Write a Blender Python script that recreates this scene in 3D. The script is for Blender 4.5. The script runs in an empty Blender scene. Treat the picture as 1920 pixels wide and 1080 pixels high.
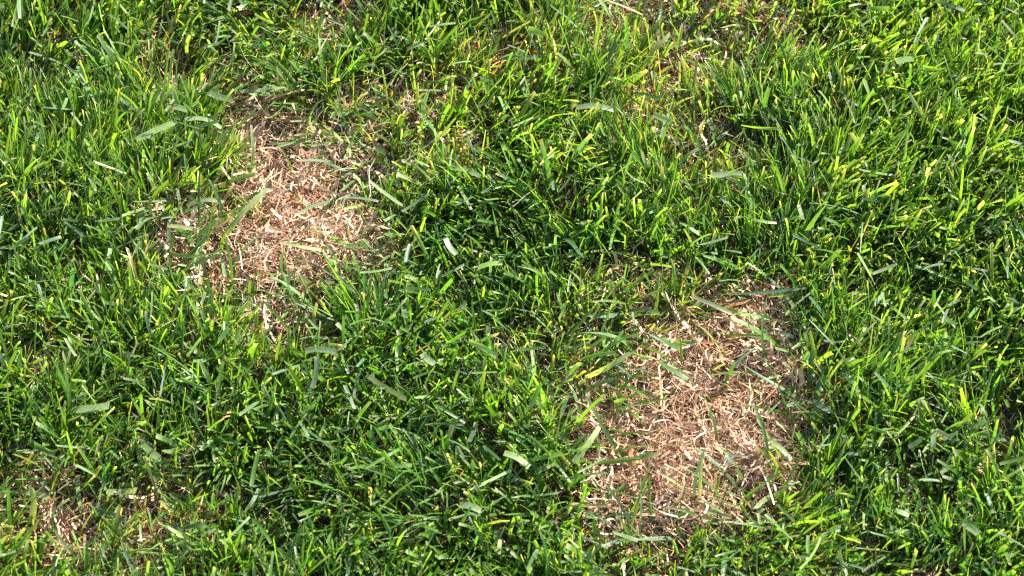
import bpy, math
import numpy as np

RNG = np.random.default_rng(20240611)
scene = bpy.context.scene
COL = scene.collection
R = math.radians

# ------------------------------------------------------------------ camera
TILT, DIST, LENS = 60.0, 1.22, 70.0            # degrees below the horizon, metres to the lawn, mm
CAM = np.array([0.0, -DIST * math.cos(R(TILT)), DIST * math.sin(R(TILT))])
cam_data = bpy.data.cameras.new('camera')
cam_data.lens = LENS
cam_data.sensor_width = 36.0
cam_data.clip_start = 0.01
cam_data.clip_end = 1000.0
cam_data.dof.use_dof = True
cam_data.dof.focus_distance = DIST
cam_data.dof.aperture_fstop = 11.0
cam = bpy.data.objects.new('camera', cam_data)
cam.location = CAM
cam.rotation_euler = (R(90 - TILT), 0, 0)
COL.objects.link(cam)
scene.camera = cam

# ------------------------------------------------------------------ sky, sun, exposure
SUN_AZ, SUN_EL = 36.0, 36.0                     # azimuth counted from +X towards +Y
sx, sy = math.cos(R(SUN_AZ)), math.sin(R(SUN_AZ))
world = bpy.data.worlds.new('World')
scene.world = world
world.use_nodes = True
wn = world.node_tree
wn.nodes.clear()
wo = wn.nodes.new('ShaderNodeOutputWorld')
wb = wn.nodes.new('ShaderNodeBackground')
wsky = wn.nodes.new('ShaderNodeTexSky')
wsky.sky_type = 'NISHITA'
wsky.sun_disc = False
wsky.sun_elevation = R(SUN_EL)
wsky.sun_rotation = math.atan2(sx, sy)
wb.inputs['Strength'].default_value = 0.105
wn.links.new(wsky.outputs[0], wb.inputs['Color'])
wn.links.new(wb.outputs[0], wo.inputs['Surface'])

sun_data = bpy.data.lights.new('sun', 'SUN')
sun_data.energy = 5.0
sun_data.angle = R(0.5)
sun_data.color = (1.0, 0.95, 0.87)
sun = bpy.data.objects.new('sun', sun_data)
sz = math.sin(R(SUN_EL))
ce = math.cos(R(SUN_EL))
from mathutils import Vector
sun.rotation_euler = Vector((sx * ce, sy * ce, sz)).to_track_quat('Z', 'Y').to_euler()
sun.location = (2, 1, 2)
COL.objects.link(sun)

scene.view_settings.view_transform = 'Standard'
scene.view_settings.look = 'None'
scene.view_settings.exposure = 1.95
scene.view_settings.gamma = 1.0
scene.view_settings.use_curve_mapping = False
scene.cycles.use_denoising = False
scene.cycles.max_bounces = 6
scene.cycles.pixel_filter_type = 'BLACKMAN_HARRIS'
scene.cycles.filter_width = 1.3

# ------------------------------------------------------------------ photo pixel <-> lawn
FPX = 1920 * LENS / 36.0
ca, sa = math.cos(R(90 - TILT)), math.sin(R(90 - TILT))
AX = np.array([1.0, 0, 0])
AY = np.array([0, ca, sa])
AZ = np.array([0, -sa, ca])

def project(p):
    q = p - CAM
    d = -(q @ AZ)
    d = np.where(d < 1e-3, 1e-3, d)
    return 960 + FPX * (q @ AX) / d, 540 - FPX * (q @ AY) / d, d

def on_height(u, v, z):
    """the point at height z above the lawn that a photo pixel looks at"""
    r = ((u - 960) / FPX) * AX + ((540 - v) / FPX) * AY - AZ
    t = (z - CAM[2]) / r[2]
    return CAM + t * r

# ------------------------------------------------------------------ noise
class Noise:
    def __init__(self, seed, n=64):
        self.g = np.random.default_rng(seed).uniform(-1, 1, (n, n))
        self.n = n
    def __call__(self, x, y):
        n = self.n
        xi, yi = np.floor(x).astype(int), np.floor(y).astype(int)
        fx, fy = x - xi, y - yi
        fx, fy = fx * fx * (3 - 2 * fx), fy * fy * (3 - 2 * fy)
        g = self.g
        a, b = g[xi % n, yi % n], g[(xi + 1) % n, yi % n]
        c, d = g[xi % n, (yi + 1) % n], g[(xi + 1) % n, (yi + 1) % n]
        return (a * (1 - fx) + b * fx) * (1 - fy) + (c * (1 - fx) + d * fx) * fy
NS = [Noise(100 + i) for i in range(10)]

def smooth(a, b, x):
    t = np.clip((x - a) / (b - a), 0, 1)
    return t * t * (3 - 2 * t)

# ------------------------------------------------------------------ where the lawn is bare or thin
# centre and radii in photo pixels, turned onto the lawn; strength 1 = no green left
BLOBS_RAGGED = [(485, 220, 72, 68, 1.0), (512, 285, 80, 80, 1.0), (548, 360, 92, 80, 1.0), (590, 425, 110, 70, .96),
                (520, 478, 125, 66, .95), (395, 462, 105, 80, .74), (665, 300, 88, 105, .62),
                (560, 580, 76, 62, .76), (645, 490, 90, 62, .72), (345, 415, 80, 45, .6)]
BLOBS_ROUND = [(1325, 745, 180, 165, 1.0), (1265, 855, 130, 125, .98), (1390, 635, 130, 85, .98),
               (1208, 940, 88, 80, .93), (1428, 765, 72, 125, .95), (1172, 775, 100, 130, .80),
               (1310, 925, 115, 66, .68), (1195, 620, 105, 70, .52), (1425, 885, 72, 68, .45), (1105, 700, 70, 85, .45)]
BLOBS_THIN = [(110, 672, 75, 38, .62), (40, 600, 55, 28, .5), (290, 935, 100, 85, .44), (90, 980, 130, 80, .48),
              (60, 890, 95, 70, .5), (240, 1040, 160, 60, .5), (640, 30, 110, 60, .5), (1390, 50, 115, 60, .50),
              (1170, 50, 140, 65, .62), (1300, 120, 110, 75, .46), (1240, 225, 130, 70, .42), (1130, -20, 160, 50, .6), (1420, -20, 130, 50, .5), (1470, 95, 60, 40, .5), (1340, 300, 100, 65, .38),
              (20, 470, 40, 30, .5), (1190, 520, 110, 38, .55), (340, 130, 110, 70, .32), (830, 300, 90, 50, .4),
              (740, 190, 130, 60, .45), (950, 110, 120, 60, .35), (520, 640, 90, 40, .4), (1000, 640, 90, 60, .35)]

def blob_field(blobs, x, y, wide=1.0):
    u, v, _ = project(np.stack([x, y, np.full_like(x, .004)], -1))
    w = NS[0](x * 38 + 7, y * 38 + 3) * .20 + NS[1](x * 95, y * 95) * .13
    out = np.zeros_like(x)
    for bu, bv, ru, rv, s in blobs:
        g = (1.18 if s > .7 else 1.0) * wide
        r = np.hypot((u - bu) / (ru * g), (v - bv) / (rv * g)) + w
        out = np.maximum(out, s * (1 - (smooth(.82, 1.10, r) if s > .94 else smooth(.70, 1.12, r))))
    return out

def fields(x, y):
    ra, ro, th = blob_field(BLOBS_RAGGED, x, y), blob_field(BLOBS_ROUND, x, y), blob_field(BLOBS_THIN, x, y)
    return ra, ro, th, np.maximum(np.maximum(ra, ro), th)

def soil_height(x, y):
    z = (NS[2](x * 9, y * 9) * .006 + NS[3](x * 40, y * 40) * .002 + NS[4](x * 160, y * 160) * .0008)
    return z * np.exp(-(np.hypot(x, y) / 6) ** 2) - .004

# ------------------------------------------------------------------ materials
def new_mat(name):
    m = bpy.data.materials.new(name)
    m.use_nodes = True
    m.node_tree.nodes.clear()
    return m, m.node_tree.nodes, m.node_tree.links

def leaf_material(name, rough, trans, tint, spec, vein):
    m, N, L = new_mat(name)
    out = N.new('ShaderNodeOutputMaterial')
    at = N.new('ShaderNodeVertexColor'); at.layer_name = 'Col'
    uv = N.new('ShaderNodeUVMap'); uv.uv_map = 'UVMap'
    sep = N.new('ShaderNodeSeparateXYZ'); L.new(uv.outputs[0], sep.inputs[0])
    # lengthwise veins: a sine across the width, plus mottling that runs along the leaf
    mul = N.new('ShaderNodeMath'); mul.operation = 'MULTIPLY'; mul.inputs[1].default_value = 44.0
    L.new(sep.outputs['X'], mul.inputs[0])
    sn = N.new('ShaderNodeMath'); sn.operation = 'SINE'; L.new(mul.outputs[0], sn.inputs[0])
    geo = N.new('ShaderNodeNewGeometry')
    nz = N.new('ShaderNodeTexNoise'); nz.inputs['Scale'].default_value = 420.0; nz.inputs['Detail'].default_value = 3.0
    L.new(geo.outputs['Position'], nz.inputs['Vector'])
    ramp = N.new('ShaderNodeMapRange'); ramp.inputs['To Min'].default_value = .66; ramp.inputs['To Max'].default_value = 1.34
    L.new(nz.outputs['Fac'], ramp.inputs['Value'])
    mix = N.new('ShaderNodeMix'); mix.data_type = 'RGBA'; mix.blend_type = 'MULTIPLY'; mix.inputs[0].default_value = 1.0
    L.new(at.outputs['Color'], mix.inputs[6]); L.new(ramp.outputs[0], mix.inputs[7])
    bmp = N.new('ShaderNodeBump'); bmp.inputs['Strength'].default_value = vein; bmp.inputs['Distance'].default_value = .0002
    L.new(sn.outputs[0], bmp.inputs['Height'])
    pr = N.new('ShaderNodeBsdfPrincipled')
    pr.inputs['Roughness'].default_value = rough
    pr.inputs['Specular IOR Level'].default_value = spec
    L.new(mix.outputs[2], pr.inputs['Base Color']); L.new(bmp.outputs[0], pr.inputs['Normal'])
    tm = N.new('ShaderNodeMix'); tm.data_type = 'RGBA'; tm.blend_type = 'MULTIPLY'; tm.inputs[0].default_value = 1.0
    tm.inputs[7].default_value = (*tint, 1)
    L.new(mix.outputs[2], tm.inputs[6])
    tr = N.new('ShaderNodeBsdfTranslucent'); L.new(tm.outputs[2], tr.inputs['Color'])
    ms = N.new('ShaderNodeMixShader'); ms.inputs[0].default_value = trans
    L.new(pr.outputs[0], ms.inputs[1]); L.new(tr.outputs[0], ms.inputs[2])
    L.new(ms.outputs[0], out.inputs['Surface'])
    return m

MAT_LEAF = leaf_material('grass_leaf', .40, .44, (2.2, 2.05, .50), .60, .30)
MAT_STRAW = leaf_material('dry_straw', .50, .22, (1.1, 1.0, .85), .4, .25)

def soil_material():
    m, N, L = new_mat('soil')
    out = N.new('ShaderNodeOutputMaterial')
    geo = N.new('ShaderNodeNewGeometry')
    n1 = N.new('ShaderNodeTexNoise'); n1.inputs['Scale'].default_value = 260; n1.inputs['Detail'].default_value = 8
    n2 = N.new('ShaderNodeTexNoise'); n2.inputs['Scale'].default_value = 35; n2.inputs['Detail'].default_value = 4
    L.new(geo.outputs['Position'], n1.inputs['Vector']); L.new(geo.outputs['Position'], n2.inputs['Vector'])
    r1 = N.new('ShaderNodeValToRGB')
    r1.color_ramp.elements[0].position = .3; r1.color_ramp.elements[0].color = (.030, .020, .013, 1)
    r1.color_ramp.elements[1].position = .75; r1.color_ramp.elements[1].color = (.17, .105, .065, 1)
    L.new(n1.outputs['Fac'], r1.inputs[0])
    # beyond the blades that are modelled one by one the sheet is lawn-coloured
    r2 = N.new('ShaderNodeValToRGB')
    r2.color_ramp.elements[0].position = .3; r2.color_ramp.elements[0].color = (.03, .07, .012, 1)
    r2.color_ramp.elements[1].position = .7; r2.color_ramp.elements[1].color = (.07, .13, .022, 1)
    L.new(n2.outputs['Fac'], r2.inputs[0])
    ln = N.new('ShaderNodeVectorMath'); ln.operation = 'LENGTH'; L.new(geo.outputs['Position'], ln.inputs[0])
    mr = N.new('ShaderNodeMapRange'); mr.inputs['From Min'].default_value = 2.2; mr.inputs['From Max'].default_value = 3.0
    L.new(ln.outputs['Value'], mr.inputs['Value'])
    mx = N.new('ShaderNodeMix'); mx.data_type = 'RGBA'
    L.new(mr.outputs[0], mx.inputs[0]); L.new(r1.outputs[0], mx.inputs[6]); L.new(r2.outputs[0], mx.inputs[7])
    b = N.new('ShaderNodeBump'); b.inputs['Strength'].default_value = .8; b.inputs['Distance'].default_value = .002
    L.new(n1.outputs['Fac'], b.inputs['Height'])
    p = N.new('ShaderNodeBsdfPrincipled'); p.inputs['Roughness'].default_value = .95
    p.inputs['Specular IOR Level'].default_value = .2
    L.new(mx.outputs[2], p.inputs['Base Color']); L.new(b.outputs[0], p.inputs['Normal'])
    L.new(p.outputs[0], out.inputs['Surface'])
    return m
MAT_SOIL = soil_material()

# ------------------------------------------------------------------ the ground: one sheet, fine under the picture, out to the horizon
NEAR = .5                                        # half side of the square with every blade modelled in full
def ground():
    fine = np.linspace(-.56, .56, 225)
    far = [.56]
    while far[-1] < 300:
        far.append(far[-1] * 1.35)
    far = np.array(far[1:])
    g = np.concatenate([-far[::-1], fine, far])
    n = len(g)
    X, Y = np.meshgrid(g, g, indexing='ij')
    Z = soil_height(X.ravel(), Y.ravel())
    V = np.stack([X.ravel(), Y.ravel(), Z], -1)
    i, j = np.meshgrid(np.arange(n - 1), np.arange(n - 1), indexing='ij')
    a = (i * n + j).ravel()
    F = np.stack([a, a + n, a + n + 1, a + 1], -1)
    me = mesh_from(V, F, 'ground')
    me.materials.append(MAT_SOIL)
    o = bpy.data.objects.new('ground', me)
    o['kind'] = 'structure'
    o['label'] = 'dark crumbly soil sheet under the lawn and its bare patches'
    COL.objects.link(o)

def mesh_from(V, F, name, color=None, uv=None):
    me = bpy.data.meshes.new(name)
    me.vertices.add(len(V))
    me.vertices.foreach_set('co', np.ascontiguousarray(V, np.float32).ravel())
    nf = len(F)
    me.loops.add(nf * 4)
    me.loops.foreach_set('vertex_index', np.ascontiguousarray(F, np.int32).ravel())
    me.polygons.add(nf)
    me.polygons.foreach_set('loop_start', np.arange(0, nf * 4, 4, dtype=np.int32))
    me.polygons.foreach_set('use_smooth', np.ones(nf, bool))
    if color is not None:
        at = me.color_attributes.new('Col', 'FLOAT_COLOR', 'POINT')
        at.data.foreach_set('color', np.ascontiguousarray(color, np.float32).ravel())
    if uv is not None:
        ul = me.uv_layers.new(name='UVMap')
        ul.data.foreach_set('uv', np.ascontiguousarray(uv[F.ravel()], np.float32).ravel())
    me.update()
    return me

ground()

# ------------------------------------------------------------------ strips: every leaf, clipping and straw is one
class Strips:
    """n strips of `rows` rows and `cols` vertices across: arrays P (n,rows,cols,3), C (n,rows,cols,4)"""
    def __init__(self, P, C, owner):
        self.P, self.C, self.owner = P, C, owner
    def mesh(self, idx, name, mat, origin=None):
        P, C = self.P[idx], self.C[idx]
        n, r, c = P.shape[:3]
        V = P.reshape(-1, 3)
        if origin is not None:
            V = V - origin
        base = (np.arange(n) * r * c)[:, None, None]
        k = (np.arange(r - 1)[:, None] * c + np.arange(c - 1)[None, :])[None]
        a = (base + k).ravel()
        F = np.stack([a, a + 1, a + c + 1, a + c], -1)
        uv = np.stack(np.broadcast_arrays(np.linspace(0, 1, c)[None, None, :], np.linspace(0, 1, r)[None, :, None]), -1)
        uv = np.broadcast_to(uv, (n, r, c, 2)).reshape(-1, 2)
        me = mesh_from(V, F, name, C.reshape(-1, 4), uv)
        me.materials.append(mat)
        return me

def grow(base, az, th0, bend, L, W, roll, twist, cut, fold, col, tipcol, basecol, lean=None, kink_at=None, kink=None,
         drift=None, basew=.7, rows=7, cols=3, owner=None, power=1.4, wave=None):
    n = len(base)
    s = np.linspace(0, 1, rows)[None, :]
    sm = (s[:, 1:] + s[:, :-1]) / 2
    def ang(q):
        t = th0[:, None] + bend[:, None] * q ** power
        if kink is not None:
            t = t + kink[:, None] * smooth(kink_at[:, None] - .07, kink_at[:, None] + .07, q)
        return t
    def azi(q):
        a = np.broadcast_to(az[:, None], (n, q.shape[1])).copy()
        if drift is not None:
            a = a + drift[:, None] * q
        if wave is not None:
            a = a + wave[:, None] * np.sin(q * 9 + az[:, None] * 7)
        return a
    def direction(q):
        t, a = ang(q), azi(q)
        d = np.stack([np.sin(t) * np.cos(a), np.sin(t) * np.sin(a), np.cos(t)], -1)
        if lean is not None:
            d = d + lean[:, None, :] * (.35 + .65 * q[..., None])
            d /= np.linalg.norm(d, axis=-1, keepdims=True)
        return d
    step = direction(sm) * (L[:, None, None] / (rows - 1))
    spine = np.concatenate([np.zeros((n, 1, 3)), np.cumsum(step, 1)], 1) + base[:, None, :]
    d = direction(np.broadcast_to(s, (1, rows)))
    a = azi(np.broadcast_to(s, (1, rows)))
    side = np.stack([-np.sin(a), np.cos(a), np.zeros_like(a)], -1)
    side = side - (side * d).sum(-1, keepdims=True) * d
    side /= np.linalg.norm(side, axis=-1, keepdims=True) + 1e-9
    nrm = np.cross(side, d)
    rr = (roll[:, None] + twist[:, None] * s)[..., None]
    w = side * np.cos(rr) + nrm * np.sin(rr)
    nn = np.cross(w, d)
    q = s * cut[:, None]                                    # a mown blade is a natural blade stopped short
    prof = (basew + (1 - basew) * smooth(0, .3, s)) * np.clip(1 - q ** 4.5, .06, 1)
    hw = W[:, None] * prof / 2
    if cols == 3:
        P = np.stack([spine - w * hw[..., None], spine + nn * (hw * fold[:, None])[..., None], spine + w * hw[..., None]], 2)
        # the mower leaves the cut slanting or ragged
        sl = RNG.uniform(-.5, .5, n)[:, None] * W[:, None]
        P[:, -1, 0] += d[:, -1] * sl; P[:, -1, 2] -= d[:, -1] * sl
    else:
        P = np.stack([spine - w * hw[..., None], spine + w * hw[..., None]], 2)
    bl = (1 - smooth(0, .32, s))[..., None]
    tl = smooth(.86, 1.0, s)[..., None]
    c = col[:, None, :] * (1 - bl) + basecol[:, None, :] * bl
    c = c * (1 - tl) + tipcol[:, None, :] * tl
    C = np.ones((n, rows, cols, 4))
    C[..., :3] = c[:, :, None, :]
    return Strips(P, C, owner if owner is not None else np.arange(n))

def pick_colors(palette, weights, n, jitter=.22, rng=RNG):
    pal = np.array(palette)
    k = rng.choice(len(pal), n, p=np.array(weights) / sum(weights))
    c = pal[k] * np.exp(rng.normal(0, jitter, (n, 1))) * np.exp(rng.normal(0, .06, (n, 3)))
    return c, k

GREENS = [(.085, .180, .026), (.130, .235, .027), (.056, .130, .028), (.075, .140, .055), (.17, .22, .065), (.042, .095, .020)]
STRAWS = [(.64, .42, .255), (.74, .56, .39), (.35, .19, .095), (.50, .275, .125), (.21, .12, .07), (.74, .62, .48), (.40, .33, .23)]

def scatter(x0, x1, y0, y1, per_cm2, rng):
    n = int((x1 - x0) * (y1 - y0) * 1e4 * per_cm2)
    return rng.uniform(x0, x1, n), rng.uniform(y0, y1, n)

# ------------------------------------------------------------------ the living grass
def lawn(x, y, bare, rng, rows=7, heightscale=1.0):
    """shoots at x, y, each with two to five leaves"""
    n = len(x)
    z = soil_height(x, y)
    hgt = (1 + .28 * NS[5](x * 14 + 5, y * 14) + .14 * NS[6](x * 45, y * 45)) * heightscale
    hgt = hgt * (1 - .35 * bare)
    lm = .36 + .34 * NS[9](x * 11, y * 11)
    la = NS[7](x * 8 + 1, y * 8 + 9) * 4.0 + NS[8](x * 30, y * 30) * 1.6
    lean = np.stack([np.cos(la) * lm, np.sin(la) * lm, np.zeros(n)], -1)
    if bare.max() > 0:                            # the rim blades flop out over the bare ground
        e = .012
        gx = fields(x + e, y)[3] - fields(x - e, y)[3]
        gy = fields(x, y + e)[3] - fields(x, y - e)[3]
        lean[:, 0] += .40 * gx; lean[:, 1] += .40 * gy
        near = np.maximum(blob_field(BLOBS_RAGGED, x, y + .016, 1.1), blob_field(BLOBS_ROUND, x, y + .016, 1.05))
        hgt = hgt * (1 - .38 * near)              # starved grass beside the dead ground stays shorter
        hgt = hgt * (1 + .22 * blob_field(BLOBS_ROUND, x - .022, y - .006))   # taller where the spot fed it
        inside = rng.normal(0, .9, (n, 2)) * smooth(.45, .8, bare)[:, None]
        lean[:, :2] += inside
    nl = rng.integers(2, 5, n)
    own = np.repeat(np.arange(n), nl)
    m = len(own)
    jn = np.concatenate([np.arange(k) for k in nl])
    taz = rng.uniform(0, 2 * np.pi, n)
    az = taz[own] + jn * np.pi + rng.normal(0, .5, m)
    base = np.stack([x[own], y[own], z[own]], -1)
    base[:, :2] += rng.normal(0, .0014, (m, 2))
    th0 = np.abs(rng.normal(.20, .20, m))
    bend = np.abs(rng.normal(.28, .34, m)) + .35 * bare[own] * rng.random(m)
    L = hgt[own] * rng.normal(.0322, .0080, m).clip(.012, .054)
    W = rng.gamma(7, .00160 / 7, m).clip(.0007, .0034)
    thin = rng.random(m) < .22
    W[thin] *= .55
    kink = np.where(rng.random(m) < .15, rng.uniform(.5, 1.5, m), 0.0)
    ka = rng.uniform(.35, .75, m)
    roll = rng.normal(0, .75, m)
    twist = rng.normal(0, .6, m)
    cut = np.where(rng.random(m) < .72, rng.uniform(.45, .82, m), rng.uniform(.93, 1.0, m))
    fold = rng.uniform(.08, .65, m)
    col, kind = pick_colors(GREENS, [.36, .27, .15, .13, .03, .06], m, rng=rng)
    # cooler green towards the camera side, broken up by noise
    cool = (.5 + .8 * NS[2](x[own] * 5 + 2.3, y[own] * 5 + 6.1) - y[own] * 1.6).clip(0, 1)[:, None]
    col = col * (1 - cool * np.array([.12, .03, -.12]))
    dead = rng.random(m) < (.035 + .48 * bare[own])
    dc, _ = pick_colors(STRAWS, [.3, .2, .12, .2, .04, .1, .2], m, rng=rng)
    col = np.where(dead[:, None], dc * .8, col)
    L = np.where(dead, L * .75, L)
    W = np.where(dead, W * .7, W)
    pale, _ = pick_colors([(.24, .27, .09), (.34, .28, .14), (.12, .17, .04)], [.5, .25, .25], m, rng=rng)
    tan, _ = pick_colors([(.42, .34, .22), (.52, .47, .36), (.20, .22, .09)], [.35, .3, .35], m, rng=rng)
    tipmix = (rng.random(m) < .45 + .4 * bare[own])[:, None] * rng.uniform(.3, .9, (m, 1))
    sick = (rng.random(m) < 1.1 * bare[own])[:, None] * rng.uniform(.1, .6, (m, 1))
    col = col * (1 - sick) + np.array([.25, .24, .11]) * sick
    tip = col * (1 - tipmix) + tan * tipmix
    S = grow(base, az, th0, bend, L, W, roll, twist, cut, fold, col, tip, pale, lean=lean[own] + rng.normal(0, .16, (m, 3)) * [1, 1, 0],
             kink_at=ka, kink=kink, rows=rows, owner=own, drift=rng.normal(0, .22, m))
    S.kind = np.where(dead, 9, kind)
    return S

DENS = 5.6
x, y = scatter(-NEAR, NEAR, -NEAR, NEAR, DENS, RNG)
inview = (np.abs(y) < .30) & (np.abs(x) < .42)
keep = inview | (RNG.random(len(x)) < .5)
x, y = x[keep], y[keep]
ra, ro, th, bare = fields(x, y)
clump = NS[4](x * 60 + 3, y * 60 + 8) * .5 + NS[6](x * 22, y * 22) * .35
p = (1 - bare) ** 1.25 * np.clip(.80 + .42 * clump, .25, 1)
p = np.maximum(p, np.where(bare > .92, .016, .022 + .05 * (ra > .3)))
keep = RNG.random(len(x)) < p
x, y, ra, ro, th, bare = [a[keep] for a in (x, y, ra, ro, th, bare)]
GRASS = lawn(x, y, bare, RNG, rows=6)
# long blades the mower missed, flopping over the rims of the bare ground
def floppers(n, rng):
    x, y = rng.uniform(-.36, .36, n * 14), rng.uniform(-.26, .26, n * 14)
    b = fields(x, y)
    rim = np.maximum(b[0], b[1])
    k = np.where((rim > .06) & (rim < np.where(b[1] > b[0], .97, .80)))[0]
    k = k[np.argsort(rng.random(len(k)) + .22 * (rim[k] > .75) + .2 * (b[0][k] > b[1][k]))][:n]
    x, y = x[k], y[k]; n = len(k)
    e = .015
    gx = np.maximum(*fields(x + e, y)[:2]) - np.maximum(*fields(x - e, y)[:2])
    gy = np.maximum(*fields(x, y + e)[:2]) - np.maximum(*fields(x, y - e)[:2])
    az = np.arctan2(gy, gx) + rng.normal(0, .9, n)
    col, kind = pick_colors(GREENS, [.3, .12, .2, .3, .03, .05], n, rng=rng)
    tan, _ = pick_colors([(.5, .40, .24), (.16, .22, .05)], [.3, .7], n, rng=rng)
    S = grow(np.stack([x, y, soil_height(x, y)], -1), az, rng.uniform(.35, 1.0, n), rng.uniform(.35, 1.0, n),
             rng.normal(.040, .010, n).clip(.020, .066) * np.where(b[0][k] > b[1][k], .8, 1), rng.gamma(12, .0019 / 12, n).clip(.0010, .0032), rng.normal(0, .35, n),
             rng.normal(0, .5, n), rng.uniform(.6, 1.0, n), rng.uniform(.1, .4, n), col, col * .6 + tan * .4,
             col * .7 + np.array([.25, .28, .09]) * .3, drift=rng.normal(0, .5, n))
    S.kind = kind
    return S
FLOP = floppers(560, RNG)
SHOOT = dict(x=x, y=y, ra=ra, ro=ro, th=th, bare=bare)

# loose clippings the mower dropped, lying in and on the lawn
def clippings(n, rng, half_x=NEAR, half_y=NEAR):
    x, y = rng.uniform(-half_x, half_x, n), rng.uniform(-half_y, half_y, n)
    bare = fields(x, y)[3]
    z = soil_height(x, y) + rng.uniform(.012, .034, n) * (1 - bare) + .005
    L = rng.gamma(5, .014 / 5, n).clip(.004, .034)
    col, kind = pick_colors(GREENS + [(.40, .31, .18), (.26, .32, .15)], [.26, .18, .2, .24, .04, .06, .012, .03], n, rng=rng)
    tan, _ = pick_colors([(.5, .42, .27), (.62, .56, .42)], [.5, .5], n, rng=rng)
    mixf = rng.uniform(0, .3, (n, 1))
    S = grow(np.stack([x, y, z], -1), rng.uniform(0, 6.3, n), rng.normal(1.45, .22, n), rng.normal(.05, .18, n), L,
             rng.gamma(8, .0016 / 8, n).clip(.0008, .0030), rng.normal(0, .5, n), rng.normal(0, .5, n),
             rng.uniform(.3, .78, n), rng.uniform(.05, .4, n), col, col * (1 - mixf) + tan * mixf, col * .8 + tan * .2,
             drift=rng.normal(0, .2, n), basew=.92)
    return S
CLIP = clippings(4800, RNG)

# ------------------------------------------------------------------ dead straw
def straw(x, y, z, rng, upright=.12):
    n = len(x)
    up = rng.random(n) < upright
    th0 = np.where(up, rng.uniform(.1, 1.0, n), rng.normal(1.42, .25, n))
    bend = np.where(up, rng.uniform(0, 1.4, n), rng.normal(.15, .55, n))
    L = rng.gamma(4, .0150 / 4, n).clip(.004, .040) * np.where(up, .55, 1)
    W = rng.gamma(2.0, .00072 / 2.0, n).clip(.00028, .0034)
    col, kind = pick_colors(STRAWS, [.28, .20, .15, .17, .12, .07, .03], n, jitter=.28, rng=rng)
    c2, _ = pick_colors(STRAWS, [.3, .25, .1, .15, .1, .1, .05], n, rng=rng)
    # some of the mat is bleached by weather, some still brown or grey with rot
    f = NS[3](x * 48 + 4, y * 48 + 2)[:, None] + rng.normal(0, .35, (n, 1))
    bleach, rot = smooth(.15, .9, f), smooth(.15, .9, -f)
    for c in (col, c2):
        c[:] = c * (1 - .45 * bleach) + np.array([.72, .54, .37]) * .40 * bleach
        c[:] = c * (1 - .5 * rot) + np.array([.20, .125, .080]) * .5 * rot
    S = grow(np.stack([x, y, z], -1), rng.uniform(0, 6.3, n), th0, bend, L, W, rng.normal(0, .9, n), rng.normal(0, 1.3, n),
             rng.uniform(.3, 1, n), np.zeros(n), col, c2, col * .8, drift=rng.normal(0, 1.0, n), rows=6, cols=2,
             wave=rng.normal(0, .34, n))
    return S

x, y = scatter(-.42, .42, -.30, .30, 80, RNG)
ra, ro, th, bare = fields(x, y)
keep = RNG.random(len(x)) < np.clip((bare - .12) * 1.15, .11, 1)
x, y, ra, ro, th, bare = [a[keep] for a in (x, y, ra, ro, th, bare)]
mound = np.clip(NS[1](x * 70 + 9, y * 70) * .6 + NS[7](x * 130, y * 130) * .4, -.5, 1) + .5    # the mat is clumpy: old crowns and hollows
z = soil_height(x, y) + (RNG.random(len(x)) ** 1.3 * .008 + mound * .006 * RNG.random(len(x)) ** .5) * (.35 + .65 * bare)
sparse = RNG.random(len(x)) < .40 + .60 * np.clip(mound, 0, 1)
x, y, z, ra, ro, th, bare = [a[sparse] for a in (x, y, z, ra, ro, th, bare)]
STRAW = straw(x, y, z, RNG)
PLACE = np.where((ra > .3) & (ra >= ro), 1, np.where(ro > .3, 2, 0))

# ------------------------------------------------------------------ which pieces show largest
def visible_counts(sets):
    gw, gh = 1920, 1080
    us, ds, ids = [], [], []
    off = 0
    for S in sets:
        n, r, c = S.P.shape[:3]
        A, B = S.P[:, :-1], S.P[:, 1:]
        for f in (.0, .5):
            Q = A * (1 - f) + B * f
            u, v, d = project(Q.reshape(-1, 3))
            ok = (u >= 0) & (u < gw) & (v >= 0) & (v < gh)
            us.append((v[ok] / 6).astype(np.int64) * 400 + (u[ok] / 6).astype(np.int64)); ds.append(d[ok])
            ids.append((np.repeat(np.arange(n), (r - 1) * c) + off)[ok])
        off += n
    u, d, i = np.concatenate(us), np.concatenate(ds), np.concatenate(ids)
    o = np.lexsort((d, u))
    first = np.ones(len(o), bool); first[1:] = u[o][1:] != u[o][:-1]
    cnt = np.bincount(i[o][first], minlength=off)
    res, k = [], 0
    for S in sets:
        res.append(cnt[k:k + len(S.P)]); k += len(S.P)
    return res
VG, VC, VS = visible_counts([GRASS, CLIP, STRAW])

def empty(name, loc):
    o = bpy.data.objects.new(name, None)
    o.location = loc
    o.empty_display_size = .01
    COL.objects.link(o)
    return o

def piece(name, S, idx, mat, parent=None, origin=None):
    me = S.mesh(np.atleast_1d(idx), name, mat, origin)
    o = bpy.data.objects.new(name, me)
    COL.objects.link(o)
    if parent is not None:
        o.parent = parent
    elif origin is not None:
        o.location = origin
    return o

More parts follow.
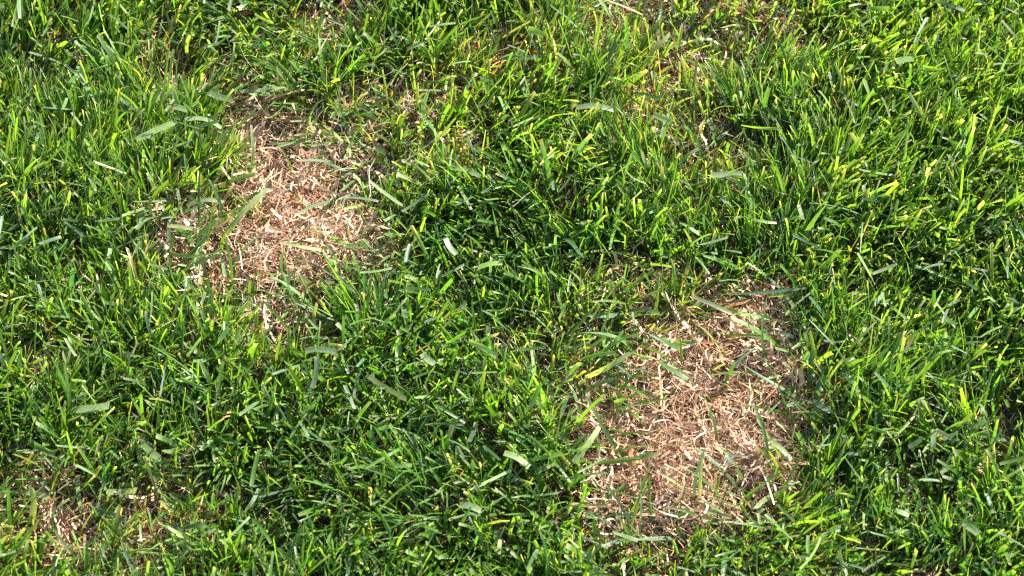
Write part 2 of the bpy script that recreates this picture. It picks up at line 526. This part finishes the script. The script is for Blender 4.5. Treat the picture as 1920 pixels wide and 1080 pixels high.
# ---- the two dead patches: the 300 straws that show largest are pieces, the mat under them is one mass
PATCH = {1: ('long ragged brown patch of dead grass with sparse green blades across it', 'long ragged patch'),
         2: ('rounded brown patch of dead grass with a dense curly straw mat', 'rounded patch')}
for k, (label, _) in PATCH.items():
    ii = np.where(PLACE == k)[0]
    o0 = STRAW.P[ii].reshape(-1, 3).mean(0); o0[2] = 0
    e = empty('dead_grass_patch', o0)
    e['label'] = label; e['category'] = 'dead grass'; e['group'] = 'dead patches in the lawn'
    order = ii[np.argsort(-VS[ii])]
    for j in order[:300]:
        piece('straw', STRAW, j, MAT_STRAW, e, o0)
    m = piece('straw_mat', STRAW, order[300:], MAT_STRAW, e, o0)
    m['kind'] = 'stuff'
m = piece('thatch', STRAW, np.where(PLACE == 0)[0], MAT_STRAW)
m['kind'] = 'stuff'; m['label'] = 'dry brown thatch lying under the green lawn'; m['category'] = 'thatch'

# ------------------------------------------------------------------ single blades one can pick out in the photograph
G = dict(pale=(.25, .33, .13), grey=(.22, .28, .15), mid=(.11, .21, .03), deep=(.075, .165, .045), lime=(.17, .26, .045),
         blue=(.085, .165, .085), white=(.70, .68, .58), straw=(.52, .38, .23), yellow=(.33, .32, .13))

def traced(name, pts, width, color, label, cat, tip='cut', group=None, flat=None):
    """pts: (photo x, photo y, height above the soil in mm); each point stands at that height on the lawn"""
    if 'brown patch' in label and min(h for _, _, h in pts) < 15:      # these lie on top of the straw mat
        pts = [(u, v, h if h <= 3 and i == 0 else h + 8) for i, (u, v, h) in enumerate(pts)]
        width = width * .84
    P0 = np.array([on_height(u, v, 0.0) for u, v, h in pts])
    K = np.array([on_height(u, v, h * 1.2 / 1000 + soil_height(P0[i:i + 1, 0], P0[i:i + 1, 1])[0]) for i, (u, v, h) in enumerate(pts)])
    seg = np.concatenate([[0], np.cumsum(np.linalg.norm(np.diff(K, axis=0), axis=1))]); seg /= seg[-1]
    rows = 9
    s = np.linspace(0, 1, rows)
    if len(K) > 2:                                # smooth through the points
        deg = len(K) - 1
        S3 = np.stack([np.polyval(np.polyfit(seg, K[:, a], deg), s) for a in range(3)], -1)
    else:
        S3 = K[0] * (1 - s)[:, None] + K[1] * s[:, None]
        ln = np.linalg.norm(K[1] - K[0])
        side = np.cross(K[1] - K[0], [0, 0, 1.0]); side /= np.linalg.norm(side) + 1e-9
        S3 = S3 + (side * RNG.normal(0, .05) + np.array([0, 0, 1]) * abs(RNG.normal(0, .05)))[None] * (ln * np.sin(np.pi * s))[:, None]
    d = np.gradient(S3, axis=0); d /= np.linalg.norm(d, axis=1, keepdims=True)
    up = np.array([.25 + RNG.normal(0, .30), -.45 + RNG.normal(0, .25), .85])
    w = np.cross(d, up); w /= np.linalg.norm(w, axis=1, keepdims=True)
    nn = np.cross(w, d)
    W = width * .86 / 1000
    if tip == 'cut': prof = (.72 + .28 * smooth(0, .25, s)) * (1 - .25 * s ** 4)
    elif tip == 'both': prof = np.ones(rows) * (1 - .12 * (2 * s - 1) ** 4)
    else: prof = (.6 + .4 * smooth(0, .25, s)) * np.clip(1 - s ** 2.6, .05, 1)
    hw = (W * prof / 2)[:, None]
    Q = np.stack([S3 - w * hw, S3 - nn * hw * .22, S3 + w * hw], 1)
    sl = RNG.uniform(-.4, .4) * W
    Q[-1, 0] += d[-1] * sl; Q[-1, 2] -= d[-1] * sl
    c = np.array(G[color])
    C = np.ones((rows, 3, 4)); C[..., :3] = c
    f = (1 - smooth(0, .2, s))[:, None, None]
    C[..., :3] = C[..., :3] * (1 - .4 * f) + np.array([.3, .3, .12]) * .4 * f
    C[..., :3] *= np.exp(RNG.normal(0, .05, (rows, 1, 1)))
    S = Strips(Q[None], C[None], np.zeros(1, int))
    o0 = S3[np.argmin(S3[:, 2])].copy()
    o = piece(name, S, 0, MAT_STRAW if color in ('white', 'straw') else MAT_LEAF, None, o0)
    o['label'] = label; o['category'] = cat
    if group: o['group'] = group
    return o

RP, OP = 'the long ragged brown patch', 'the rounded brown patch'
B, K_ = 'grass_shoot', 'grass_clipping'
TR = [
 # in and round the long ragged patch
 (B, [(427, 302, 2), (436, 255, 16), (446, 208, 30)], 3.0, 'blue', f'tall narrow bluish blade arching over the upper corner of {RP}', 'natural'),
 (B, [(475, 327, 2), (474, 280, 14), (471, 234, 22)], 2.6, 'grey', f'straight grey-green blade standing in the upper corner of {RP}', 'cut'),
 (B, [(408, 470, 2), (450, 405, 14), (502, 353, 20)], 4.6, 'pale', f'broad pale green blade slanting across the middle of {RP}', 'cut'),
 (B, [(415, 478, 2), (428, 430, 12), (462, 390, 19)], 3.4, 'mid', f'green blade beside the broad pale one crossing {RP}', 'natural'),
 (B, [(640, 476, 2), (580, 465, 8), (527, 455, 9)], 3.0, 'pale', f'pale blade lying flat across the lower half of {RP}', 'cut'),
 (B, [(570, 272, 6), (503, 270, 9)], 2.0, 'grey', f'thin grey stem lying level across the narrow top of {RP}', 'cut'),
 (B, [(757, 386, 8), (722, 362, 24), (693, 339, 32)], 3.2, 'grey', f'pale shiny blade slanting over the dark flank of {RP}', 'cut'),
 (B, [(812, 348, 6), (790, 320, 24), (760, 294, 30)], 2.6, 'grey', 'long thin silvery blade leaning out of the turf between the brown patches', 'natural'),
 (B, [(590, 480, 2), (592, 440, 10), (598, 396, 20)], 2.0, 'yellow', f'thin yellowing blade standing alone in {RP}', 'natural'),
 (B, [(640, 470, 2), (615, 440, 10), (560, 425, 13)], 2.0, 'mid', f'thin green blade bent over the heart of {RP}', 'natural'),
 (B, [(548, 330, 2), (540, 300, 12), (515, 262, 22)], 1.8, 'lime', f'thin lime blade leaning in the narrow top of {RP}', 'natural'),
 (B, [(310, 470, 4), (370, 480, 12), (420, 470, 14)], 3.2, 'mid', f'green blade lying over the side lobe of {RP}', 'natural'),
 (B, [(330, 520, 4), (380, 488, 12), (410, 478, 14)], 2.8, 'deep', f'dark green blade crossing the side lobe of {RP}', 'cut'),
 (K_, [(313, 424, 12), (372, 433, 12)], 3.2, 'yellow', f'pale yellow clipping lying beside the side lobe of {RP}', 'both'),
 (K_, [(350, 386, 16), (420, 380, 16)], 3.4, 'grey', f'grey-green clipping lying level above the side lobe of {RP}', 'both'),
 (K_, [(440, 172, 16), (568, 168, 17)], 3.0, 'grey', f'long grey-green clipping lying level just above the tip of {RP}', 'both'),
 (K_, [(392, 174, 22), (436, 186, 22)], 4.6, 'grey', f'short broad grey clipping in the turf above the tip of {RP}', 'both'),
 (K_, [(255, 262, 28), (326, 230, 31)], 4.4, 'pale', 'broad pale green clipping sloping on bright yellow-green turf', 'both'),
 (K_, [(325, 199, 27), (350, 206, 27)], 4.2, 'pale', 'stubby pale clipping on bright yellow-green turf', 'both'),
 (K_, [(346, 224, 25), (415, 240, 24)], 4.0, 'grey', f'long grey clipping in the turf beside the tip of {RP}', 'both'),
 # the lower corner with thin turf
 (K_, [(142, 768, 27), (172, 766, 29), (205, 760, 28)], 5.2, 'pale', 'widest pale green clipping lying level on dense dark turf', 'both'),
 ('dry_stalk', [(299, 752, 14), (304, 718, 26), (312, 680, 36)], 1.5, 'white', 'thin white dried stalk standing in dense dark turf', 'natural'),
 (K_, [(266, 832, 25), (302, 861, 25)], 4.6, 'pale', 'broad pale clipping sloping over dark turf above a thin straw-coloured spot', 'both'),
 (B, [(402, 730, 8), (388, 704, 26), (375, 677, 34)], 3.2, 'grey', 'pale-tipped grey blade leaning out of dense dark turf', 'cut'),
 (K_, [(572, 657, 27), (633, 661, 27)], 4.2, 'grey', f'grey clipping lying level on turf below {RP}', 'both'),
 (K_, [(47, 922, 18), (90, 933, 18)], 4.0, 'grey', 'grey clipping bridging a thin straw-coloured spot of turf', 'both'),
 (K_, [(200, 922, 18), (256, 919, 18)], 4.2, 'pale', 'pale green clipping lying level over a thin straw-coloured spot', 'both'),
 (K_, [(177, 955, 16), (226, 971, 16)], 4.2, 'blue', 'bluish grey clipping lying over a thin straw-coloured spot', 'both'),
 (B, [(36, 1008, 3), (62, 965, 18), (58, 912, 30)], 4.2, 'pale', 'broad pale blade standing in a thin straw-coloured spot of turf', 'cut'),
 # round patch
 (B, [(1342, 840, 2), (1338, 790, 12), (1317, 735, 22)], 3.0, 'deep', f'dark green blade arching upright in the middle of {OP}', 'natural'),
 (B, [(1305, 958, 2), (1308, 880, 15), (1340, 806, 27)], 3.2, 'blue', f'long bluish blade curving up from the lower part of {OP}', 'natural'),
 (B, [(1312, 940, 2), (1313, 900, 14), (1316, 858, 26)], 2.8, 'grey', f'straight grey blade beside the long curved one in {OP}', 'cut'),
 (B, [(1355, 742, 2), (1366, 704, 10), (1378, 678, 18)], 3.4, 'deep', f'short dark blade rising in the heart of {OP}', 'cut'),
 (B, [(1374, 684, 16), (1396, 666, 17), (1418, 651, 16)], 2.4, 'blue', f'thin bluish blade end bent over straw in the heart of {OP}', 'natural'),
 (B, [(1441, 684, 2), (1429, 620, 18), (1440, 548, 30)], 3.0, 'deep', f'tall dark blade standing at the shaded upper side of {OP}', 'natural'),
 (B, [(1458, 625, 9), (1488, 632, 11)], 3.0, 'grey', f'short grey-green clipping at the shaded side of {OP}', 'both'),
 (B, [(1514, 790, 3), (1503, 772, 12), (1488, 755, 17)], 3.0, 'pale', f'short pale blade leaning at the shaded edge of {OP}', 'natural'),
 (B, [(1531, 692, 3), (1526, 655, 20), (1518, 622, 32)], 3.2, 'lime', f'lime blade standing at the shaded edge of {OP}', 'cut'),
 (K_, [(1430, 817, 10), (1484, 862, 12)], 4.0, 'pale', f'broad pale clipping sloping at the shaded lower edge of {OP}', 'both'),
 (B, [(1355, 846, 5), (1382, 854, 12), (1408, 857, 12)], 3.0, 'grey', f'pale blade lying level in the lower part of {OP}', 'natural'),
 (B, [(1430, 738, 3), (1408, 728, 10), (1385, 715, 12)], 2.6, 'yellow', f'yellowing blade lying in the heart of {OP}', 'natural'),
 (B, [(1508, 752, 4), (1455, 722, 12), (1384, 678, 14)], 3.2, 'deep', f'long dark blade lying across the shaded half of {OP}', 'natural'),
 (K_, [(1124, 800, 18), (1074, 867, 14)], 4.6, 'pale', f'broad pale clipping sloping at the sunny edge of {OP}', 'both'),
 (B, [(1184, 866, 2), (1130, 800, 14), (1098, 728, 22)], 3.4, 'deep', f'long dark blade curving along the sunny edge of {OP}', 'natural'),
 (B, [(1098, 707, 5), (1140, 688, 18), (1182, 661, 22)], 4.4, 'pale', f'broad pale blade slanting over the sunny side of {OP}', 'cut'),
 (B, [(1190, 668, 3), (1150, 630, 16), (1084, 624, 16)], 4.0, 'mid', f'green blade drooping over the sunny side of {OP}', 'natural'),
 (B, [(1284, 922, 3), (1255, 898, 12), (1222, 881, 14)], 2.8, 'grey', f'grey blade lying over straw in the lower part of {OP}', 'natural'),
 (B, [(1181, 968, 2), (1200, 930, 13), (1217, 897, 22)], 2.6, 'mid', f'green blade leaning up from the lower tip of {OP}', 'natural'),
 (B, [(1186, 1022, 3), (1170, 985, 18), (1149, 953, 26)], 3.8, 'mid', f'broad green blade leaning below the lower tip of {OP}', 'natural'),
 (B, [(1276, 655, 4), (1245, 640, 18), (1209, 622, 24)], 4.0, 'deep', f'broad dark blade reaching into the upper part of {OP}', 'natural'),
 (B, [(1232, 674, 6), (1262, 695, 12), (1290, 711, 10)], 4.4, 'deep', f'broad dark blade tip lying on bleached straw in {OP}', 'cut'),
 (B, [(1186, 656, 3), (1206, 668, 14), (1230, 674, 18)], 4.2, 'blue', f'bluish blade of the small tuft in the upper part of {OP}', 'natural'),
 (B, [(1150, 680, 3), (1170, 695, 12), (1190, 712, 10)], 3.4, 'blue', f'bluish blade dropping from the sunny side into {OP}', 'natural'),
 (B, [(1278, 684, 2), (1277, 652, 14), (1274, 618, 26)], 3.0, 'mid', f'straight green blade standing in the upper part of {OP}', 'natural'),
 (B, [(1150, 754, 4), (1185, 742, 12), (1217, 728, 14)], 3.0, 'mid', f'green blade lying over the sunny side of {OP}', 'natural'),
 ('dry_stalk', [(1370, 757, 3), (1402, 730, 10)], .9, 'white', f'thin white dry stalk in the heart of {OP}', 'natural'),
 (B, [(1512, 540, 18), (1430, 548, 18), (1340, 552, 14)], 2.6, 'blue', f'long bluish blade lying along the top rim of {OP}', 'natural'),
 (K_, [(1300, 556, 14), (1372, 588, 10)], 3.4, 'grey', f'grey blade piece sloping down from the top rim of {OP}', 'both'),
 # between the patches and beyond
 (K_, [(945, 849, 28), (992, 876, 28)], 4.4, 'pale', f'broad pale clipping sloping on turf at the sunny side of {OP}', 'both'),
 (K_, [(862, 947, 27), (902, 958, 27)], 4.4, 'grey', 'grey-green clipping lying in dark turf below the turf between the patches', 'both'),
 (K_, [(790, 663, 27), (816, 683, 27)], 4.2, 'grey', 'stubby grey-green clipping in dark turf between the two brown patches', 'both'),
 (K_, [(878, 640, 28), (930, 668, 28)], 3.8, 'pale', 'pale clipping sloping in dark turf between the two brown patches', 'both'),
 (B, [(1017, 540, 6), (1008, 510, 26), (970, 499, 34)], 3.4, 'lime', 'lime blade curling over at its tip between the two brown patches', 'natural'),
 (B, [(1088, 552, 6), (1084, 520, 26), (1064, 505, 34)], 3.4, 'pale', f'pale blade hooked over at its tip above {OP}', 'natural'),
 (K_, [(835, 444, 28), (856, 477, 26)], 4.0, 'grey', 'pale grey clipping dropping into turf between the two brown patches', 'both'),
 (K_, [(853, 315, 28), (901, 331, 28)], 3.4, 'pale', 'pale clipping lying in the turf near the dark flank of the ragged patch', 'both'),
 (K_, [(990, 54, 30), (1018, 66, 30)], 4.8, 'lime', 'short broad yellow-green clipping on sparse turf', 'both'),
 (B, [(1206, 28, 24), (1170, 12, 34), (1120, -6, 38)], 1.8, 'yellow', 'long thin yellow flower stem leaning over sparse turf', 'natural'),
 (B, [(1152, 48, 6), (1140, 22, 26), (1122, -4, 36)], 3.8, 'grey', 'broad silvery blade standing in sparse turf beside the yellow stem', 'cut'),
 (K_, [(1080, 202, 27), (1150, 206, 27)], 3.8, 'grey', 'level silvery clipping in the turf above the two brown patches', 'both'),
 (K_, [(1224, 214, 28), (1256, 230, 28)], 4.4, 'pale', 'short broad pale clipping in the turf above the rounded brown patch', 'both'),
 (K_, [(1332, 328, 22), (1392, 325, 22)], 4.2, 'grey', 'grey-green clipping lying level over a thin brown spot in the turf', 'both'),
 (B, [(1737, 234, 8), (1722, 206, 26), (1704, 174, 36)], 3.4, 'grey', 'long silvery blade leaning out of the even thick lawn', 'cut'),
 (B, [(1632, 182, 12), (1626, 165, 28), (1619, 148, 36)], 4.4, 'pale', 'short broad pale blade standing in the even thick lawn', 'cut'),
 (K_, [(1680, 116, 30), (1712, 110, 30)], 4.6, 'mid', 'short broad green clipping lying level in the even thick lawn', 'both'),
 (B, [(1622, 292, 10), (1610, 272, 26), (1595, 249, 34)], 3.6, 'pale', 'pale blade leaning in lawn beside thin turf above the rounded patch', 'cut'),
 (B, [(1576, 502, 8), (1560, 472, 32), (1514, 466, 38)], 2.2, 'mid', f'thin green blade arching over the turf above {OP}', 'natural'),
 (B, [(1640, 532, 10), (1626, 505, 28), (1608, 474, 36)], 3.0, 'pale', f'pale blade leaning in dark turf above {OP}', 'cut'),
 (K_, [(1752, 805, 31), (1750, 842, 27)], 3.6, 'grey', 'silvery upright clipping shining in the even thick lawn beyond the rounded patch', 'both'),
 (K_, [(1755, 806, 30), (1785, 822, 30)], 3.4, 'grey', 'silvery sloping clipping touching the upright one in the thick lawn', 'both'),
 (K_, [(1806, 979, 30), (1836, 1001, 30)], 4.8, 'pale', 'broad pale clipping sloping on the lawn beside a lime blade', 'both'),
 (B, [(1810, 1056, 6), (1809, 1020, 26), (1808, 988, 38)], 2.8, 'lime', 'tall lime blade standing below a broad pale clipping in thick lawn', 'cut'),
 (B, [(1640, 698, 33), (1664, 722, 26), (1688, 744, 14)], 3.0, 'blue', f'dark bluish blade leaning in turf beside {OP}', 'natural'),
 (B, [(1548, 598, 6), (1536, 578, 22), (1518, 556, 32)], 3.4, 'blue', f'bluish blade leaning at the shaded upper corner of {OP}', 'cut'),
 (B, [(1524, 750, 22), (1550, 768, 24), (1572, 776, 20)], 4.0, 'blue', f'bluish blade lying outward from the shaded edge of {OP}', 'natural'),
]
LANDMARKS = []                                   # short unique names of these, to say what a tuft stands beside
for name, pts, wd, colr, label, tip in TR:
    w_ = label.split()
    e_ = min(w_.index(q) for q in ('blade', 'clipping', 'stalk', 'stem') if q in w_)
    LANDMARKS.append((' '.join(w_[:e_ + 1]), np.mean([q[:2] for q in pts], 0)))
    traced(name, pts, wd, colr, label, {'grass_shoot': 'grass blade', 'grass_clipping': 'clipping', 'dry_stalk': 'dry stalk'}[name], tip)
names_ = [q[0] for q in LANDMARKS]
LANDMARKS = [q for q in LANDMARKS if names_.count(q[0]) == 1]

# ---- the 300 shoots that show largest, each a tuft with its leaves
def sheath(parent, o0, top):
    """the pale rolled stem the leaves of a shoot come out of"""
    k, r = 6, .0009
    V, F = [], []
    for f in (0, .5, 1):
        for a in range(k):
            q = a * 2 * math.pi / k
            V.append(top * f + np.array([math.cos(q), math.sin(q), 0]) * r * (1 - .25 * f) - [0, 0, .001 * (1 - f)])
    for h in range(2):
        for a in range(k):
            F.append((h * k + a, h * k + (a + 1) % k, (h + 1) * k + (a + 1) % k, (h + 1) * k + a))
    n = len(V)
    C = np.ones((n, 4)); C[:, :3] = (.22, .25, .08)
    uv = np.zeros((n, 2)); uv[:, 0] = np.tile(np.linspace(0, 1, k), 3)
    me = mesh_from(np.array(V), np.array(F), 'sheath', C, uv)
    me.materials.append(MAT_LEAF)
    o = bpy.data.objects.new('sheath', me); COL.objects.link(o); o.parent = parent

nsh = len(SHOOT['x'])
score = np.bincount(GRASS.owner, weights=VG.astype(float), minlength=nsh)
top = np.argsort(-score)[:300]
istop = np.zeros(nsh, bool); istop[top] = True
leaves_of = {int(t): [] for t in top}
for li in np.where(istop[GRASS.owner])[0]:
    leaves_of[int(GRASS.owner[li])].append(int(li))
HUE = {0: 'mid-green', 1: 'bright yellow-green', 2: 'deep green', 3: 'bluish green', 4: 'yellowing', 5: 'dark green', 9: 'half-dried'}
for t in top:
    t = int(t)
    o0 = np.array([SHOOT['x'][t], SHOOT['y'][t], soil_height(SHOOT['x'][t:t + 1], SHOOT['y'][t:t + 1])[0]])
    e = empty('grass_tuft', o0)
    ls = leaves_of[t]
    big = max(ls, key=lambda q: VG[q])
    hue = HUE[int(GRASS.kind[big])]
    d = GRASS.P[ls][:, -1, 1] - GRASS.P[ls][:, 0, 1]
    lay = np.hypot(d[:, 0], d[:, 1]).mean() / max(d[:, 2].mean(), 1e-4)
    pose = 'upright' if lay < .55 else ('leaning' if lay < 1.2 else 'sprawling')
    u, v, _ = project(o0)
    if SHOOT['ra'][t] > .12: where = 'growing in the long ragged brown patch'
    elif SHOOT['ro'][t] > .12: where = 'growing in the rounded brown patch'
    elif SHOOT['th'][t] > .2: where = 'in a thin spot of the lawn showing brown thatch'
    elif min(np.hypot((u - 540) / 300, (v - 390) / 290), 9) < 1: where = 'in the thick grass around the long ragged brown patch'
    elif min(np.hypot((u - 1310) / 350, (v - 770) / 340), 9) < 1: where = 'in the thick grass around the rounded brown patch'
    elif abs((u - 960) * .60 - (v - 540)) < 260 and 600 < u < 1300: where = 'in the thick grass between the two brown patches'
    else: where = 'in the thick unbroken lawn away from the brown patches'
    lm_name, lm_px = min(LANDMARKS, key=lambda q: np.hypot(*(q[1] - (u, v))))
    if np.hypot(*(lm_px - (u, v))) < 130: where = f'beside the {lm_name}'
    many = {2: 'two-bladed', 3: 'three-bladed', 4: 'four-bladed'}[len(ls)]
    wid = np.linalg.norm(GRASS.P[big][3, 0] - GRASS.P[big][3, 2])
    size = 'fine' if wid < .0018 else ('broad' if wid > .0030 else 'medium')
    e['label'] = f'{pose} {size} {hue} {many} tuft {where}'
    e['category'] = 'grass tuft'
    e['group'] = f'{pose} {size} {hue} {many} tufts {where}'
    sheath(e, o0, GRASS.P[ls][:, 2, 1].mean(0) - o0)
    for li in ls:
        piece('blade', GRASS, li, MAT_LEAF, e, o0)

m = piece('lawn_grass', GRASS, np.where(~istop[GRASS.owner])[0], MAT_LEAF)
m['kind'] = 'stuff'; m['label'] = 'short mown green lawn grass around the two brown patches'; m['category'] = 'grass'
m = piece('overhanging_grass', FLOP, np.arange(len(FLOP.P)), MAT_LEAF)
m['kind'] = 'stuff'; m['label'] = 'long limp green blades flopping over the rims of the two brown patches'; m['category'] = 'grass'
m = piece('grass_clippings', CLIP, np.arange(len(CLIP.P)), MAT_LEAF)
m['kind'] = 'stuff'; m['label'] = 'scattered short mower clippings caught in the lawn'; m['category'] = 'clippings'

# ------------------------------------------------------------------ the lawn goes on around the picture
def outer_lawn():
    rng = np.random.default_rng(77)
    half = .25
    x, y = scatter(-half, half, -half, half, 1.7, rng)
    S = lawn(x, y, np.zeros(len(x)), rng, rows=4)
    tile = S.mesh(np.arange(len(S.P)), 'lawn_tile', MAT_LEAF)
    tile_obj = bpy.data.objects.new('lawn_tile', tile)
    c = np.arange(-2.75, 2.76, .5)
    pts = [(a, b, 0) for a in c for b in c if not (abs(a) < NEAR and abs(b) < NEAR)]
    me = bpy.data.meshes.new('outer_lawn_grass')
    me.from_pydata(pts, [], [])
    o = bpy.data.objects.new('outer_lawn_grass', me)
    COL.objects.link(o)
    ng = bpy.data.node_groups.new('spread_lawn', 'GeometryNodeTree')
    ng.interface.new_socket('Geometry', in_out='INPUT', socket_type='NodeSocketGeometry')
    ng.interface.new_socket('Geometry', in_out='OUTPUT', socket_type='NodeSocketGeometry')
    i, q = ng.nodes.new('NodeGroupInput'), ng.nodes.new('NodeGroupOutput')
    oi = ng.nodes.new('GeometryNodeObjectInfo'); oi.inputs['Object'].default_value = tile_obj
    oi.inputs['As Instance'].default_value = True
    ins = ng.nodes.new('GeometryNodeInstanceOnPoints')
    rv = ng.nodes.new('FunctionNodeRandomValue'); rv.data_type = 'INT'
    rv.inputs['Min'].default_value = 0; rv.inputs['Max'].default_value = 3
    mu = ng.nodes.new('ShaderNodeMath'); mu.operation = 'MULTIPLY'; mu.inputs[1].default_value = math.pi / 2
    cb = ng.nodes.new('ShaderNodeCombineXYZ')
    L = ng.links
    L.new(rv.outputs[2], mu.inputs[0]); L.new(mu.outputs[0], cb.inputs['Z'])
    L.new(i.outputs[0], ins.inputs['Points']); L.new(oi.outputs['Geometry'], ins.inputs['Instance'])
    L.new(cb.outputs[0], ins.inputs['Rotation']); L.new(ins.outputs[0], q.inputs[0])
    md = o.modifiers.new('spread', 'NODES'); md.node_group = ng
    o['kind'] = 'stuff'; o['label'] = 'green lawn grass carrying on around the pictured square'; o['category'] = 'grass'
outer_lawn()
print('leaves', len(GRASS.P), 'clip', len(CLIP.P), 'straw', len(STRAW.P), 'shoots', nsh, 'triangles', len(GRASS.P) * 20 + len(CLIP.P) * 24 + len(STRAW.P) * 10)
